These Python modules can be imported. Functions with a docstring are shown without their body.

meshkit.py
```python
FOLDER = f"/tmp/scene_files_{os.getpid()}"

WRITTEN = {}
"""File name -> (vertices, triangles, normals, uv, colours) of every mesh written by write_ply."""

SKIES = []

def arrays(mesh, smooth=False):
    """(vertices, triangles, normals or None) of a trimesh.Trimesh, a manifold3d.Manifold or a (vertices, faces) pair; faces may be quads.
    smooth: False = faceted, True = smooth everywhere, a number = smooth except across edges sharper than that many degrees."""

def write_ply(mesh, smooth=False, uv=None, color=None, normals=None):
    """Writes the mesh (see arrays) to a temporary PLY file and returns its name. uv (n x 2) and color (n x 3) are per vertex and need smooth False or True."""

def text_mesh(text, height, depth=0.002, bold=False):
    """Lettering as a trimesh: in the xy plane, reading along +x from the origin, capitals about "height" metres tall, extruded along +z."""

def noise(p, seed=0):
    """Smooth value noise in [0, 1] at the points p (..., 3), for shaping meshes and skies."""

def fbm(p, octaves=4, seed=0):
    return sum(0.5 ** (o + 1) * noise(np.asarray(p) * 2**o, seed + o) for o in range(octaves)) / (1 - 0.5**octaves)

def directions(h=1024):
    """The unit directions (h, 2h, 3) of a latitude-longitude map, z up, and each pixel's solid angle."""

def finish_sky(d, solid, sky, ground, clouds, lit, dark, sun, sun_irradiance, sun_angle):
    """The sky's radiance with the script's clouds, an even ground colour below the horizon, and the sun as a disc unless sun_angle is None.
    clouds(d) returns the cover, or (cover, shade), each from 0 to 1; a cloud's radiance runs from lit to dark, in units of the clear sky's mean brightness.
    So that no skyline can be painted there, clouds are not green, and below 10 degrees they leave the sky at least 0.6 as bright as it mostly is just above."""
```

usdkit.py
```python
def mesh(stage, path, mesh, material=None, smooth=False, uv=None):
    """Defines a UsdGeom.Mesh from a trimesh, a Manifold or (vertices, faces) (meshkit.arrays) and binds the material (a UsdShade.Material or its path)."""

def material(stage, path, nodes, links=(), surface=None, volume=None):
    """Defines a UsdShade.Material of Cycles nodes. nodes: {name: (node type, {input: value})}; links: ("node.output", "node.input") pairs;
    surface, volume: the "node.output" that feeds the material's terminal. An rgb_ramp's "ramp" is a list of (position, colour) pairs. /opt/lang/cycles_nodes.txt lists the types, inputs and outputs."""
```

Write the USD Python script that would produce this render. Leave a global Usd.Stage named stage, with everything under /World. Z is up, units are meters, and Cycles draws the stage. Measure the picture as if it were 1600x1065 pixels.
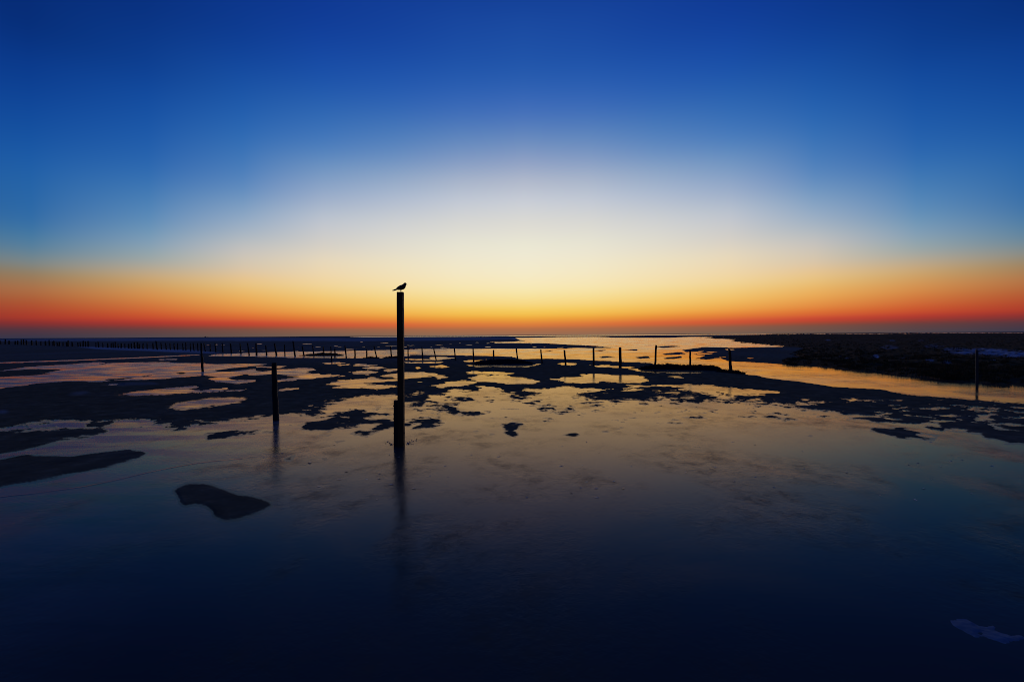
import math, random
import numpy as np, trimesh, shapely, shapely.geometry as sg
from scipy import ndimage
from scipy.interpolate import PchipInterpolator
from pxr import Usd, UsdGeom, UsdLux, UsdShade, Gf, Sdf, Vt
import usdkit, meshkit

stage = Usd.Stage.CreateInMemory()
UsdGeom.SetStageUpAxis(stage, 'Z'); UsdGeom.SetStageMetersPerUnit(stage, 1.0)
world = UsdGeom.Xform.Define(stage, '/World'); stage.SetDefaultPrim(world.GetPrim())
UsdGeom.Scope.Define(stage, '/World/Looks')

# ------------------------------------------------------------------ camera
F_MM, H_CAM = 16.0, 3.0
PITCH, ROLL = math.radians(0.75), math.radians(0.378)
FPX = 1600 * F_MM / 36.0
FWD = np.array([0, math.cos(PITCH), -math.sin(PITCH)])
_u0, _r0 = np.array([0, math.sin(PITCH), math.cos(PITCH)]), np.array([1.0, 0, 0])
UP = math.cos(ROLL) * _u0 + math.sin(ROLL) * _r0
RIGHT = math.cos(ROLL) * _r0 - math.sin(ROLL) * _u0
EYE = np.array([0, 0, H_CAM])
cam = UsdGeom.Camera.Define(stage, '/World/camera')
_m = np.eye(4); _m[0, :3], _m[1, :3], _m[2, :3], _m[3, :3] = RIGHT, UP, -FWD, EYE
cam.AddTransformOp().Set(Gf.Matrix4d(_m.tolist()))
cam.CreateFocalLengthAttr(F_MM); cam.CreateHorizontalApertureAttr(36.0); cam.CreateVerticalApertureAttr(36.0 * 681 / 1024)
cam.CreateClippingRangeAttr(Gf.Vec2f(0.1, 60000.0))
cam.CreateExposureAttr(0.0)

# ------------------------------------------------------------------ sky (the sun has already set, so there is no sun lamp)
SUN_AZ = math.radians(1.6)          # to the right of +y
SKY_STRENGTH = 0.1
def lin(c):
    c = np.asarray(c, float) / 255.0
    return np.where(c <= 0.04045, c / 12.92, ((c + 0.055) / 1.055) ** 2.4)
# twilight colours (sRGB) by elevation in degrees, at growing angles from where the sun went down
def col(az, rows):                  # rows: (photo row at that azimuth, colour)
    return [(math.degrees(math.atan(max(523.0 - y, 0) * math.cos(math.radians(az)) / FPX)), c) for y, c in rows]
ZEN = (6, 34, 108)
SKY = {
    0: col(0, [(523, (150, 108, 84)), (515, (172, 108, 72)), (508, (212, 122, 62)), (500, (232, 154, 58)), (490, (243, 192, 78)), (473, (247, 216, 132)), (448, (247, 231, 178)),
               (420, (243, 233, 200)), (390, (236, 231, 208)), (355, (222, 219, 208)), (320, (203, 206, 211)), (285, (176, 184, 201)), (255, (144, 161, 194)), (220, (106, 138, 188)),
               (170, (64, 108, 182)), (100, (33, 84, 168)), (40, (25, 72, 158)), (0, (20, 64, 150))]) + [(60, (10, 42, 122)), (90, ZEN)],
    24: col(24, [(523, (116, 94, 80)), (514, (140, 92, 72)), (506, (200, 84, 54)), (497, (222, 118, 54)), (484, (236, 164, 74)), (465, (241, 194, 108)), (440, (240, 211, 152)),
                 (410, (232, 214, 180)), (375, (210, 205, 196)), (340, (188, 194, 203)), (305, (156, 173, 199)), (260, (112, 147, 191)), (215, (70, 120, 184)), (170, (46, 101, 176)),
                 (100, (24, 76, 164)), (0, (14, 56, 145))]) + [(60, (9, 40, 118)), (90, ZEN)],
    36: col(36, [(523, (92, 78, 76)), (513, (108, 72, 66)), (502, (178, 62, 48)), (492, (208, 92, 48)), (478, (220, 128, 60)), (458, (226, 160, 82)), (432, (222, 182, 124)),
                 (405, (196, 184, 166)), (375, (170, 177, 185)), (340, (128, 157, 188)), (305, (94, 137, 184)), (260, (60, 114, 179)), (170, (29, 88, 167)), (100, (17, 70, 153)), (0, (9, 51, 132))])
        + [(60, (7, 36, 112)), (90, ZEN)],
    48: col(48, [(523, (54, 54, 74)), (511, (78, 52, 64)), (500, (128, 48, 50)), (488, (168, 58, 42)), (470, (174, 80, 47)), (448, (172, 107, 64)), (425, (154, 123, 88)),
                 (400, (122, 132, 132)), (370, (82, 124, 156)), (325, (48, 106, 164)), (260, (33, 95, 165)), (170, (17, 74, 154)), (90, (9, 57, 138)), (0, (5, 43, 117))])
        + [(60, (5, 32, 104)), (90, ZEN)],
    75: [(0, (38, 44, 70)), (2, (72, 46, 58)), (4, (94, 62, 62)), (7, (78, 84, 102)), (12, (26, 70, 128)), (25, (5, 42, 114)), (45, (4, 33, 104)), (90, ZEN)],
    180: [(0, (26, 34, 62)), (3, (40, 44, 78)), (8, (56, 56, 98)), (15, (32, 54, 106)), (30, (10, 42, 108)), (50, (6, 34, 104)), (90, ZEN)],
}
_t = np.linspace(0, 1, 256); _el = np.degrees(np.arcsin(np.clip(_t ** 2, 0, 1)))
_az = sorted(SKY)
_tab = []
for a in _az:
    rows = sorted(SKY[a]); e = np.array([r[0] for r in rows]); c = np.log(np.maximum(lin([r[1] for r in rows]), 1e-4))
    _tab.append(PchipInterpolator(np.sqrt(np.sin(np.radians(e))), c)(_t))
_tab = np.array(_tab)
_x = np.array([-a for a in _az[:0:-1]] + _az, float); _y = np.concatenate([_tab[:0:-1], _tab])
_f = PchipInterpolator(_x, _y)
AZS = [0, 8, 16, 24, 32, 40, 48, 58, 75, 110, 180]
nodes = {'tc': ('texture_coordinate', {}),
         'rot': ('vector_rotate', {'rotate_type': 'z_axis', 'angle': SUN_AZ}),   # turns the sunset direction onto +y
         'xyz': ('separate_xyz', {}),
         'ax': ('math', {'math_type': 'absolute'}),
         'az': ('math', {'math_type': 'arctan2'}),
         'zc': ('math', {'math_type': 'maximum', 'value2': 0.0}),
         'el': ('math', {'math_type': 'sqrt'}),
         'sky': ('sky_texture', {'sky_type': 'single_scattering', 'sun_disc': False, 'sun_elevation': math.radians(-2.5), 'sun_rotation': SUN_AZ, 'ozone_density': 3.0}),
         'tint': ('mix_color', {'blend_type': 'multiply', 'fac': 1.0, 'b': (0.2, 0.5, 0.7), 'use_clamp': False}),
         'sum': ('mix_color', {'blend_type': 'add', 'fac': 1.0, 'use_clamp': False}),
         'bg': ('background_shader', {'strength': SKY_STRENGTH})}
links = [('tc.generated', 'rot.vector'), ('rot.vector', 'xyz.vector'), ('xyz.x', 'ax.value1'), ('ax.value', 'az.value1'), ('xyz.y', 'az.value2'),
         ('xyz.z', 'zc.value1'), ('zc.value', 'el.value1'), ('sky.color', 'tint.a')]
prev = None
for k, a in enumerate(AZS):
    nodes[f'r{k}'] = ('rgb_ramp', {'ramp': [(float(t), tuple(map(float, v))) for t, v in zip(_t, np.exp(_f(a)) / SKY_STRENGTH)]})
    links.append(('el.value', f'r{k}.fac'))
    if prev is None:
        prev = f'r{k}.color'; continue
    nodes[f'g{k}'] = ('map_range', {'range_type': 'linear', 'from_min': math.radians(AZS[k - 1]), 'from_max': math.radians(a), 'to_min': 0.0, 'to_max': 1.0, 'clamp': True})
    nodes[f'm{k}'] = ('mix_color', {'blend_type': 'mix'})
    links += [('az.value', f'g{k}.value'), (f'g{k}.result', f'm{k}.fac'), (prev, f'm{k}.a'), (f'r{k}.color', f'm{k}.b')]
    prev = f'm{k}.result'
links += [(prev, 'sum.a'), ('tint.result', 'sum.b'), ('sum.result', 'bg.color')]
sky_mat = usdkit.material(stage, '/World/Looks/twilight_sky', nodes, links, surface='bg.background')
dome = UsdLux.DomeLight.Define(stage, '/World/sky')
UsdShade.MaterialBindingAPI.Apply(dome.GetPrim()).Bind(sky_mat)

# ------------------------------------------------------------------ helpers
used = {}
def path_for(name, parent=None):
    base = (str(parent.GetPath()) if parent else '/World') + '/'
    n = used.get(base + name, 0); used[base + name] = n + 1
    return base + (name if n == 0 else f'{name}_{n:03d}')
def tag(p, label=None, category=None, group=None, kind=None):
    p = p.GetPrim() if hasattr(p, 'GetPrim') else p
    for k, v in (('label', label), ('category', category), ('group', group), ('kind', kind)):
        if v: p.SetCustomDataByKey(k, v)
    return p
def obj(name, mesh, mat, parent=None, smooth=False):
    return usdkit.mesh(stage, path_for(name, parent), mesh, mat, smooth=smooth).GetPrim()
def thing(name, label, category, loc=(0, 0, 0), group=None):
    x = UsdGeom.Xform.Define(stage, path_for(name)); x.AddTranslateOp().Set(Gf.Vec3d(*map(float, loc)))
    return tag(x, label, category, group)
def ray(px, py):
    return FWD + (px - 800) / FPX * RIGHT + (532.5 - py) / FPX * UP
def gp(px, py):                       # ground point seen at a place of the photograph
    r = ray(px, py); return EYE + r * (-H_CAM / r[2])
def at_depth(px, py, y):              # point seen there, y metres ahead
    r = ray(px, py); return EYE + r * (y / r[1])
def chart(pts):                       # photograph -> (x/y, inverse distance): coordinates of the ground plane
    out = []
    for px, py in pts:
        r = ray(px, py); out.append((r[0] / r[1], max(-r[2] / r[1] * FPX, 0.1)))
    return np.array(out)
def ground(s, q):
    y = H_CAM * FPX / q; return s * y, y

# ------------------------------------------------------------------ materials
def M(name, nodes, links=(), surface='p.BSDF'):
    return usdkit.material(stage, '/World/Looks/' + name, nodes, links, surface=surface)
ice_mat = M('frozen_water', {
    'g': ('geometry', {}),
    'n1': ('noise_texture', {'scale': 0.16, 'detail': 7.0, 'roughness': 0.66, 'distortion': 0.8}),
    'n2': ('noise_texture', {'scale': 10.0, 'detail': 6.0, 'roughness': 0.7}),
    'n3': ('noise_texture', {'scale': 0.3, 'detail': 5.0, 'roughness': 0.6, 'distortion': 0.5}),
    'n4': ('noise_texture', {'scale': 1.5, 'detail': 10.0, 'roughness': 0.74, 'distortion': 0.25}),
    'rough': ('map_range', {'from_min': 0.35, 'from_max': 0.68, 'to_min': 0.05, 'to_max': 0.24, 'clamp': True}),
    'f1': ('map_range', {'range_type': 'smoothstep', 'from_min': 0.4, 'from_max': 0.72, 'to_min': 0.0, 'to_max': 0.85, 'clamp': True}),
    'f2': ('map_range', {'range_type': 'smoothstep', 'from_min': 0.42, 'from_max': 0.62, 'to_min': 0.0, 'to_max': 0.75, 'clamp': True}),
    'ff': ('math', {'math_type': 'multiply'}),
    'clear': ('math', {'math_type': 'subtract', 'value1': 1.0}),
    'bs': ('map_range', {'from_min': 0.4, 'from_max': 0.7, 'to_min': 0.03, 'to_max': 0.3, 'clamp': True}),
    'b1': ('bump', {'distance': 0.02}),
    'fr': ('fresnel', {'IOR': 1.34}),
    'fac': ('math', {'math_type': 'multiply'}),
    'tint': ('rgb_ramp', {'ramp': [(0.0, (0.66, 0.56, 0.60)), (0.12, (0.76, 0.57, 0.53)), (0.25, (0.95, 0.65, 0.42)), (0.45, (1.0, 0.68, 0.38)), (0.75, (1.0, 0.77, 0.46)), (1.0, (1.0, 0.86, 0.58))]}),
    'gl': ('glossy_bsdf', {'distribution': 'multi_ggx'}),
    'base': ('rgb_ramp', {'ramp': [(0.0, (0.017, 0.018, 0.013)), (0.5, (0.03, 0.028, 0.02)), (1.0, (0.06, 0.054, 0.042))]}),
    'px': ('separate_xyz', {}),
    'wl': ('map_range', {'range_type': 'smoothstep', 'from_min': -2.5, 'from_max': -17.0, 'to_min': 0.0, 'to_max': 1.0, 'clamp': True}),
    'wn': ('map_range', {'range_type': 'smoothstep', 'from_min': 0.38, 'from_max': 0.6, 'to_min': 0.0, 'to_max': 0.7, 'clamp': True}),
    'w': ('math', {'math_type': 'multiply'}), 'w1': ('math', {'math_type': 'subtract', 'value1': 1.0}), 'fac2': ('math', {'math_type': 'multiply'}),
    'wr': ('math', {'math_type': 'multiply_add', 'value2': 0.22}),
    'rr': ('map_range', {'range_type': 'smoothstep', 'from_min': 14.0, 'from_max': 26.0, 'to_min': 1.0, 'to_max': 0.45, 'clamp': True}), 'rm': ('math', {'math_type': 'multiply'}),
    'ry': ('map_range', {'range_type': 'smoothstep', 'from_min': 55.0, 'from_max': 95.0, 'to_min': 0.0, 'to_max': 1.0, 'clamp': True}), 'rmix': ('mix_float', {'b': 1.25}),
    'mp5': ('mapping', {'rotation': (0, 0, -0.12), 'scale': (0.32, 1.5, 1.0)}), 'n5': ('noise_texture', {'scale': 0.9, 'detail': 8.0, 'roughness': 0.66, 'distortion': 0.3}),
    'ba': ('math', {'math_type': 'multiply_add', 'value2': 0.35}),
    'wc': ('mix_color', {'b': (0.2, 0.2, 0.235)}),
    'd': ('diffuse_bsdf', {}),
    'mix': ('mix_closure', {}),
}, [(f'g.position', f'n{k}.vector') for k in (1, 2, 3, 4)] + [
    ('n1.fac', 'rough.value'), ('g.position', 'px.vector'), ('px.x', 'wl.value'), ('n5.fac', 'wn.value'), ('wl.result', 'w.value1'), ('wn.result', 'w.value2'), ('w.value', 'w1.value2'), ('w.value', 'wr.value1'), ('rough.result', 'wr.value3'), ('px.x', 'rr.value'), ('wr.value', 'rm.value1'), ('rr.result', 'rmix.a'), ('px.y', 'ry.value'), ('ry.result', 'rmix.fac'), ('rmix.result', 'rm.value2'), ('g.position', 'mp5.vector'), ('mp5.vector', 'n5.vector'), ('rm.value', 'gl.roughness'), ('w.value', 'ba.value1'), ('bs.result', 'ba.value3'), ('w.value', 'wc.fac'), ('base.color', 'wc.a'), ('fac.value', 'fac2.value1'), ('w1.value', 'fac2.value2'), ('n4.fac', 'f1.value'), ('n3.fac', 'f2.value'), ('f1.result', 'ff.value1'), ('f2.result', 'ff.value2'),
    ('ff.value', 'clear.value2'), ('n3.fac', 'bs.value'), ('ba.value', 'b1.strength'), ('n2.fac', 'b1.height'), ('b1.normal', 'gl.normal'), ('b1.normal', 'fr.normal'),
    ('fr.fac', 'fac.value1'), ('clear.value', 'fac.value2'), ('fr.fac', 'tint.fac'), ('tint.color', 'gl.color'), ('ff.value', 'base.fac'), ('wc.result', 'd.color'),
    ('d.BSDF', 'mix.closure1'), ('gl.BSDF', 'mix.closure2'), ('fac2.value', 'mix.fac')], surface='mix.closure')
def earth(name, ramp, scale, frost=False, bump=0.5, wet=False):
    nd = {'g': ('geometry', {}), 'n': ('noise_texture', {'scale': scale, 'detail': 7.0, 'roughness': 0.62}), 'r': ('rgb_ramp', {'ramp': ramp}),
          'b': ('bump', {'strength': bump, 'distance': 0.03}), 'p': ('principled_bsdf', {'roughness': 0.95, 'specular_ior_level': 0.0})}
    ln = [('g.position', 'n.vector'), ('n.fac', 'r.fac'), ('n.fac', 'b.height'), ('b.normal', 'p.normal')]
    if frost:
        nd['a'] = ('attribute', {'attribute': 'frost'}); nd['mx'] = ('mix_color', {'b': (0.24, 0.3, 0.42)})
        ln += [('a.fac', 'mx.fac'), ('r.color', 'mx.a'), ('mx.result', 'p.base_color')]
    else:
        ln.append(('r.color', 'p.base_color'))
    if wet:                            # the soaked rim of a bank shines like the ice beside it
        nd |= {'wa': ('attribute', {'attribute': 'wet'}), 'wn': ('noise_texture', {'scale': 9.0, 'detail': 5.0, 'roughness': 0.7}), 'wm': ('math', {'math_type': 'add'}), 'ws': ('map_range', {'range_type': 'smoothstep', 'from_min': 0.75, 'from_max': 1.25, 'to_min': 0.0, 'to_max': 0.7, 'clamp': True}), 'up': ('combine_xyz', {'x': 0.0, 'y': 0.0, 'z': 1.0}),
               'fr': ('fresnel', {'IOR': 1.33}), 'wf': ('math', {'math_type': 'multiply'}), 'gl': ('glossy_bsdf', {'color': (0.95, 0.68, 0.46), 'roughness': 0.16}), 'mix': ('mix_closure', {})}
        ln += [('g.position', 'wn.vector'), ('wa.fac', 'wm.value1'), ('wn.fac', 'wm.value2'), ('wm.value', 'ws.value'), ('ws.result', 'wf.value1'), ('fr.fac', 'wf.value2'), ('up.vector', 'fr.normal'), ('up.vector', 'gl.normal'), ('p.BSDF', 'mix.closure1'), ('gl.BSDF', 'mix.closure2'), ('wf.value', 'mix.fac')]
        return M(name, nd, ln, surface='mix.closure')
    return M(name, nd, ln)
mud_mat = earth('frozen_mud', [(0.3, (0.042, 0.037, 0.026)), (0.55, (0.066, 0.058, 0.040)), (0.75, (0.11, 0.098, 0.07))], 1.6, frost=True, wet=True)
marsh_mat = earth('marsh_soil', [(0.3, (0.05, 0.029, 0.013)), (0.6, (0.10, 0.058, 0.026)), (0.8, (0.16, 0.095, 0.045))], 2.5, frost=True)
mound_mat = earth('dark_peat', [(0.3, (0.008, 0.008, 0.007)), (0.7, (0.025, 0.022, 0.018))], 6.0)
grass_mat = earth('dead_marsh_grass', [(0.3, (0.04, 0.026, 0.011)), (0.7, (0.11, 0.072, 0.03))], 3.0, bump=0.0)
thin_snow_mat = earth('thin_snow', [(0.3, (0.05, 0.075, 0.11)), (0.7, (0.10, 0.135, 0.19))], 4.0)
def wood(name, dark, light):
    return M(name, {'tc': ('texture_coordinate', {}), 'mp': ('mapping', {'scale': (14.0, 14.0, 1.1)}), 'n': ('noise_texture', {'scale': 2.4, 'detail': 6.0, 'roughness': 0.65, 'distortion': 0.4}),
        'r': ('rgb_ramp', {'ramp': [(0.3, dark), (0.7, light)]}), 'b': ('bump', {'strength': 0.5, 'distance': 0.006}), 'p': ('principled_bsdf', {'roughness': 0.85, 'specular_ior_level': 0.2})},
        [('tc.object', 'mp.vector'), ('mp.vector', 'n.vector'), ('n.fac', 'r.fac'), ('n.fac', 'b.height'), ('r.color', 'p.base_color'), ('b.normal', 'p.normal')])
timber_mat = wood('weathered_timber', (0.05, 0.02, 0.006), (0.14, 0.06, 0.018))
tarred_mat = wood('wet_dark_timber', (0.007, 0.006, 0.005), (0.024, 0.019, 0.014))
iron_mat = M('rusty_iron', {'p': ('principled_bsdf', {'base_color': (0.03, 0.018, 0.012), 'metallic': 0.6, 'roughness': 0.7})})
feather_mat = M('black_feathers', {'tc': ('texture_coordinate', {}), 'n': ('noise_texture', {'scale': 60.0, 'detail': 3.0}), 'r': ('rgb_ramp', {'ramp': [(0.3, (0.006, 0.006, 0.007)), (0.7, (0.016, 0.016, 0.019))]}),
    'p': ('principled_bsdf', {'roughness': 0.6, 'specular_ior_level': 0.25})}, [('tc.object', 'n.vector'), ('n.fac', 'r.fac'), ('r.color', 'p.base_color')])
beak_mat = M('dark_horn', {'p': ('principled_bsdf', {'base_color': (0.012, 0.012, 0.012), 'roughness': 0.4})})
ship_mat = M('ship_paint', {'p': ('principled_bsdf', {'base_color': (0.05, 0.05, 0.06), 'roughness': 0.6})})
broken_mat = M('broken_ice', {'g': ('geometry', {}), 'n': ('noise_texture', {'scale': 12.0, 'detail': 4.0}), 'b': ('bump', {'strength': 0.4, 'distance': 0.01}),
    'p': ('principled_bsdf', {'base_color': (0.12, 0.13, 0.15), 'roughness': 0.3, 'ior': 1.31})}, [('g.position', 'n.vector'), ('n.fac', 'b.height'), ('b.normal', 'p.normal')])

# ------------------------------------------------------------------ the ice sheet, out to the horizon
def Z4(x0, y0, pts, s=4.0):           # traced coordinates -> photograph
    return [(x0 + a / s, y0 + b / s) for a, b in pts]
R = 20000.0
_g = np.concatenate([-np.geomspace(R, 30, 24), np.linspace(-20, 20, 9), np.geomspace(30, R, 24)])
gx, gy = np.meshgrid(_g, _g); n = len(_g)
_i = np.arange(n * n).reshape(n, n)
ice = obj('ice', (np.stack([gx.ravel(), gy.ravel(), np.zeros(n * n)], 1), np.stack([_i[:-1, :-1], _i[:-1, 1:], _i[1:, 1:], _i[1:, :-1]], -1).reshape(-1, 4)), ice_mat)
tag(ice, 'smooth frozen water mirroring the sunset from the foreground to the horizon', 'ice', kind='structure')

# ------------------------------------------------------------------ mud flats: a terrain that rises out of the ice
S = np.linspace(-1.5, 1.5, 1560)
Q = np.concatenate([[0.1, 0.16, 0.24, 0.34], np.arange(0.5, 34, 0.25), np.arange(34, 85, 0.5), np.arange(85, 190, 0.8), np.arange(190, 330, 1.4)])
GS, GQ = np.meshgrid(S, Q)
mask = np.zeros(GS.shape, bool)
def paint(px, value, target=None):
    c = chart(px); p = sg.Polygon(c).buffer(0)
    a, b, x, y = p.bounds[0], p.bounds[2], p.bounds[1], p.bounds[3]
    j0, j1 = np.searchsorted(S, [a, b]); i0, i1 = np.searchsorted(Q, [x, y])
    if j1 > j0 and i1 > i0:
        sub = shapely.contains_xy(p, GS[i0:i1, j0:j1], GQ[i0:i1, j0:j1])
        (mask if target is None else target)[i0:i1, j0:j1][sub] = value
def mud(*p, **k): paint(Z4(*p, **k), True)
def wet(*p, **k): paint(Z4(*p, **k), False)
P = lambda pts, v: paint(pts, v)
# far shore: the strip at the horizon and the dark flats behind the fence
HZ = lambda x, d: (x, 523.2 - 0.0066 * (x - 800) + d)
P([HZ(-500, -1), HZ(2000, -1), HZ(2000, 1.6), HZ(1250, 1.3), HZ(1200, .95), HZ(560, .95), HZ(535, 2.5), HZ(-500, 2.5)], True)
P([(555, 526.8), (850, 525.1), (1000, 524.1), (1100, 523.2), (1200, 522.4), (1200, 525.5), (1080, 526.2), (1040, 527.6), (960, 527.2), (930, 526.2), (850, 526.9), (806, 527.6), (560, 529)], True)
P([(-700, 534), (0, 529.2), (400, 526.8), (560, 527.0), (800, 526.0), (808, 529), (812, 531), (824, 532.3), (800, 533.6), (775, 534.4), (770, 535.6), (810, 535.8), (850, 536), (875, 537.5), (905, 539), (940, 540.5), (905, 543), (880, 544.4),
   (770, 544.5), (660, 545), (620, 546.5), (560, 547.5), (530, 548.5), (440, 549.5), (400, 551), (370, 552), (335, 553.5), (325, 556.2), (370, 556.2), (430, 557.5), (450, 558.5), (540, 559.3), (600, 559.5),
   (640, 556), (640, 554), (700, 554.6), (770, 556), (800, 557.2), (815, 560.6), (860, 560), (890, 561.3), (930, 563), (975, 565), (1015, 566.5), (1040, 574), (1110, 578), (1160, 584.5),
   (1180, 586), (1200, 590.5), (1250, 596), (1300, 603.7), (1340, 606.2), (1375, 608), (1395, 613), (1425, 617), (1487, 621), (1525, 625), (1562, 628.7), (1600, 631.7), (1750, 650), (1750, 720),
   (1600, 694), (1575, 691), (1550, 685), (1537, 675), (1500, 672), (1465, 672), (1440, 662), (1425, 657), (1390, 660), (1370, 660), (1345, 653), (1325, 650),
   (1315, 652), (1312, 648), (1282, 645), (1265, 640), (1245, 635), (1215, 633), (1200, 634), (1185, 624), (1175, 628), (1150, 629), (1127, 625), (1100, 627.5), (1065, 630), (1050, 628), (1072, 625), (1082, 621), (1062, 621),
   (1040, 620), (1020, 625), (1007, 628), (985, 625), (975, 626), (955, 627), (940, 625), (912, 624), (900, 621), (890, 618.7), (895, 616), (912, 612.5), (935, 611), (955, 610), (950, 608), (925, 606),
   (900, 606), (887, 603), (872, 604), (845, 610), (827, 618), (815, 625), (800, 624), (775, 615), (785, 609), (770, 604), (750, 604), (747, 612), (725, 610), (707, 606), (690, 617), (670, 616), (672, 620), (670, 627), (650, 635),
   (633, 626), (617, 616), (590, 617), (562, 620), (540, 625), (520, 629), (508, 633), (510, 640), (500, 647), (490, 652), (460, 650), (430, 651), (400, 652), (370, 656), (345, 660), (325, 661), (300, 664), (285, 670), (265, 669), (250, 663), (240, 660), (220, 656), (190, 658), (160, 665), (150, 668), (115, 657), (70, 660), (30, 664), (0, 670), (-250, 690), (-700, 720)], True)
# ponds and wet strips in the flats: left
wet(0, 500, [(-400, 300), (0, 263), (400, 250), (900, 231), (1250, 214), (1250, 218), (900, 236), (400, 256), (0, 270), (-400, 310)])
wet(0, 500, [(-600, 380), (0, 315), (150, 295), (280, 285), (450, 275), (600, 262), (680, 268), (760, 265), (900, 262), (1050, 262), (1130, 268), (1250, 268), (1330, 275), (1420, 275), (1600, 272), (1680, 275), (1600, 284), (1450, 300), (1340, 314), (1360, 322), (1450, 320), (1600, 303),
             (1600, 322), (1500, 345), (1420, 362), (1480, 375), (1600, 372), (1600, 384), (1480, 396), (1350, 385), (1300, 366), (1360, 355), (1260, 345), (1150, 355), (1000, 368), (850, 375), (700, 380), (560, 388), (520, 380), (400, 382), (240, 395), (100, 412), (0, 425), (-600, 500)])
mud(0, 500, [(-300, 350), (0, 320), (200, 305), (400, 308), (280, 330), (330, 335), (200, 345), (0, 355), (-300, 400)])
mud(0, 500, [(1080, 331), (1130, 326), (1180, 328), (1130, 337)]); mud(0, 500, [(850, 351), (950, 343), (960, 347), (900, 354)]); mud(0, 500, [(600, 268), (680, 272), (640, 276)])
mud(0, 500, [(640, 372), (800, 360), (860, 358), (700, 376)])
wet(0, 500, [(740, 465), (830, 445), (960, 435), (1100, 420), (1230, 410), (1240, 420), (1180, 432), (1260, 440), (1420, 423), (1430, 432), (1300, 448), (1550, 430), (1500, 442), (1250, 452), (1100, 458), (960, 468), (820, 472)])
wet(0, 500, [(1060, 545), (1150, 515), (1300, 490), (1450, 480), (1530, 490), (1510, 505), (1400, 525), (1250, 545), (1120, 553)])
wet(0, 500, [(650, 402), (730, 396), (760, 402), (700, 408)]); wet(0, 500, [(980, 245), (1100, 241), (1120, 246), (1000, 250)])
mud(0, 500, [(-500, 760), (0, 705), (250, 690), (400, 675), (520, 690), (660, 680), (600, 710), (450, 745), (330, 775), (150, 818), (0, 848), (-500, 940)])
mud(0, 500, [(-500, 960), (0, 862), (180, 842), (340, 837), (440, 850), (560, 832), (700, 812), (800, 802), (900, 812), (940, 832), (890, 862), (800, 886), (650, 926), (450, 970), (200, 1015), (0, 1046), (-500, 1150)])
mud(0, 500, [(1275, 715), (1350, 700), (1480, 688), (1600, 684), (1780, 684), (1720, 705), (1600, 716), (1450, 728), (1300, 752), (1290, 735)])
# middle
wet(400, 500, [(0, 290), (200, 287), (150, 297), (0, 296)]); wet(400, 500, [(410, 268), (500, 262), (560, 268), (450, 273)]); wet(400, 500, [(480, 285), (530, 277), (590, 274), (570, 282), (530, 287)])
wet(400, 500, [(-40, 315), (60, 320), (130, 308), (300, 297), (385, 305), (340, 318), (300, 328), (420, 340), (540, 340), (560, 350), (480, 358), (400, 360), (300, 370), (140, 383), (100, 378), (280, 352), (200, 345), (100, 335), (0, 345), (-60, 340)])
wet(400, 500, [(580, 325), (700, 315), (770, 325), (700, 340), (630, 340)]); wet(400, 500, [(640, 300), (720, 290), (830, 296), (760, 305)]); wet(400, 500, [(800, 312), (880, 305), (880, 315), (820, 322)])
wet(400, 500, [(640, 272), (760, 282), (690, 288), (600, 284)])
wet(400, 500, [(440, 400), (530, 375), (640, 370), (720, 357), (780, 370), (900, 366), (900, 377), (760, 385), (670, 395), (760, 405), (900, 405), (890, 418), (760, 433), (680, 425), (600, 425), (470, 423), (530, 408)])
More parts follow.
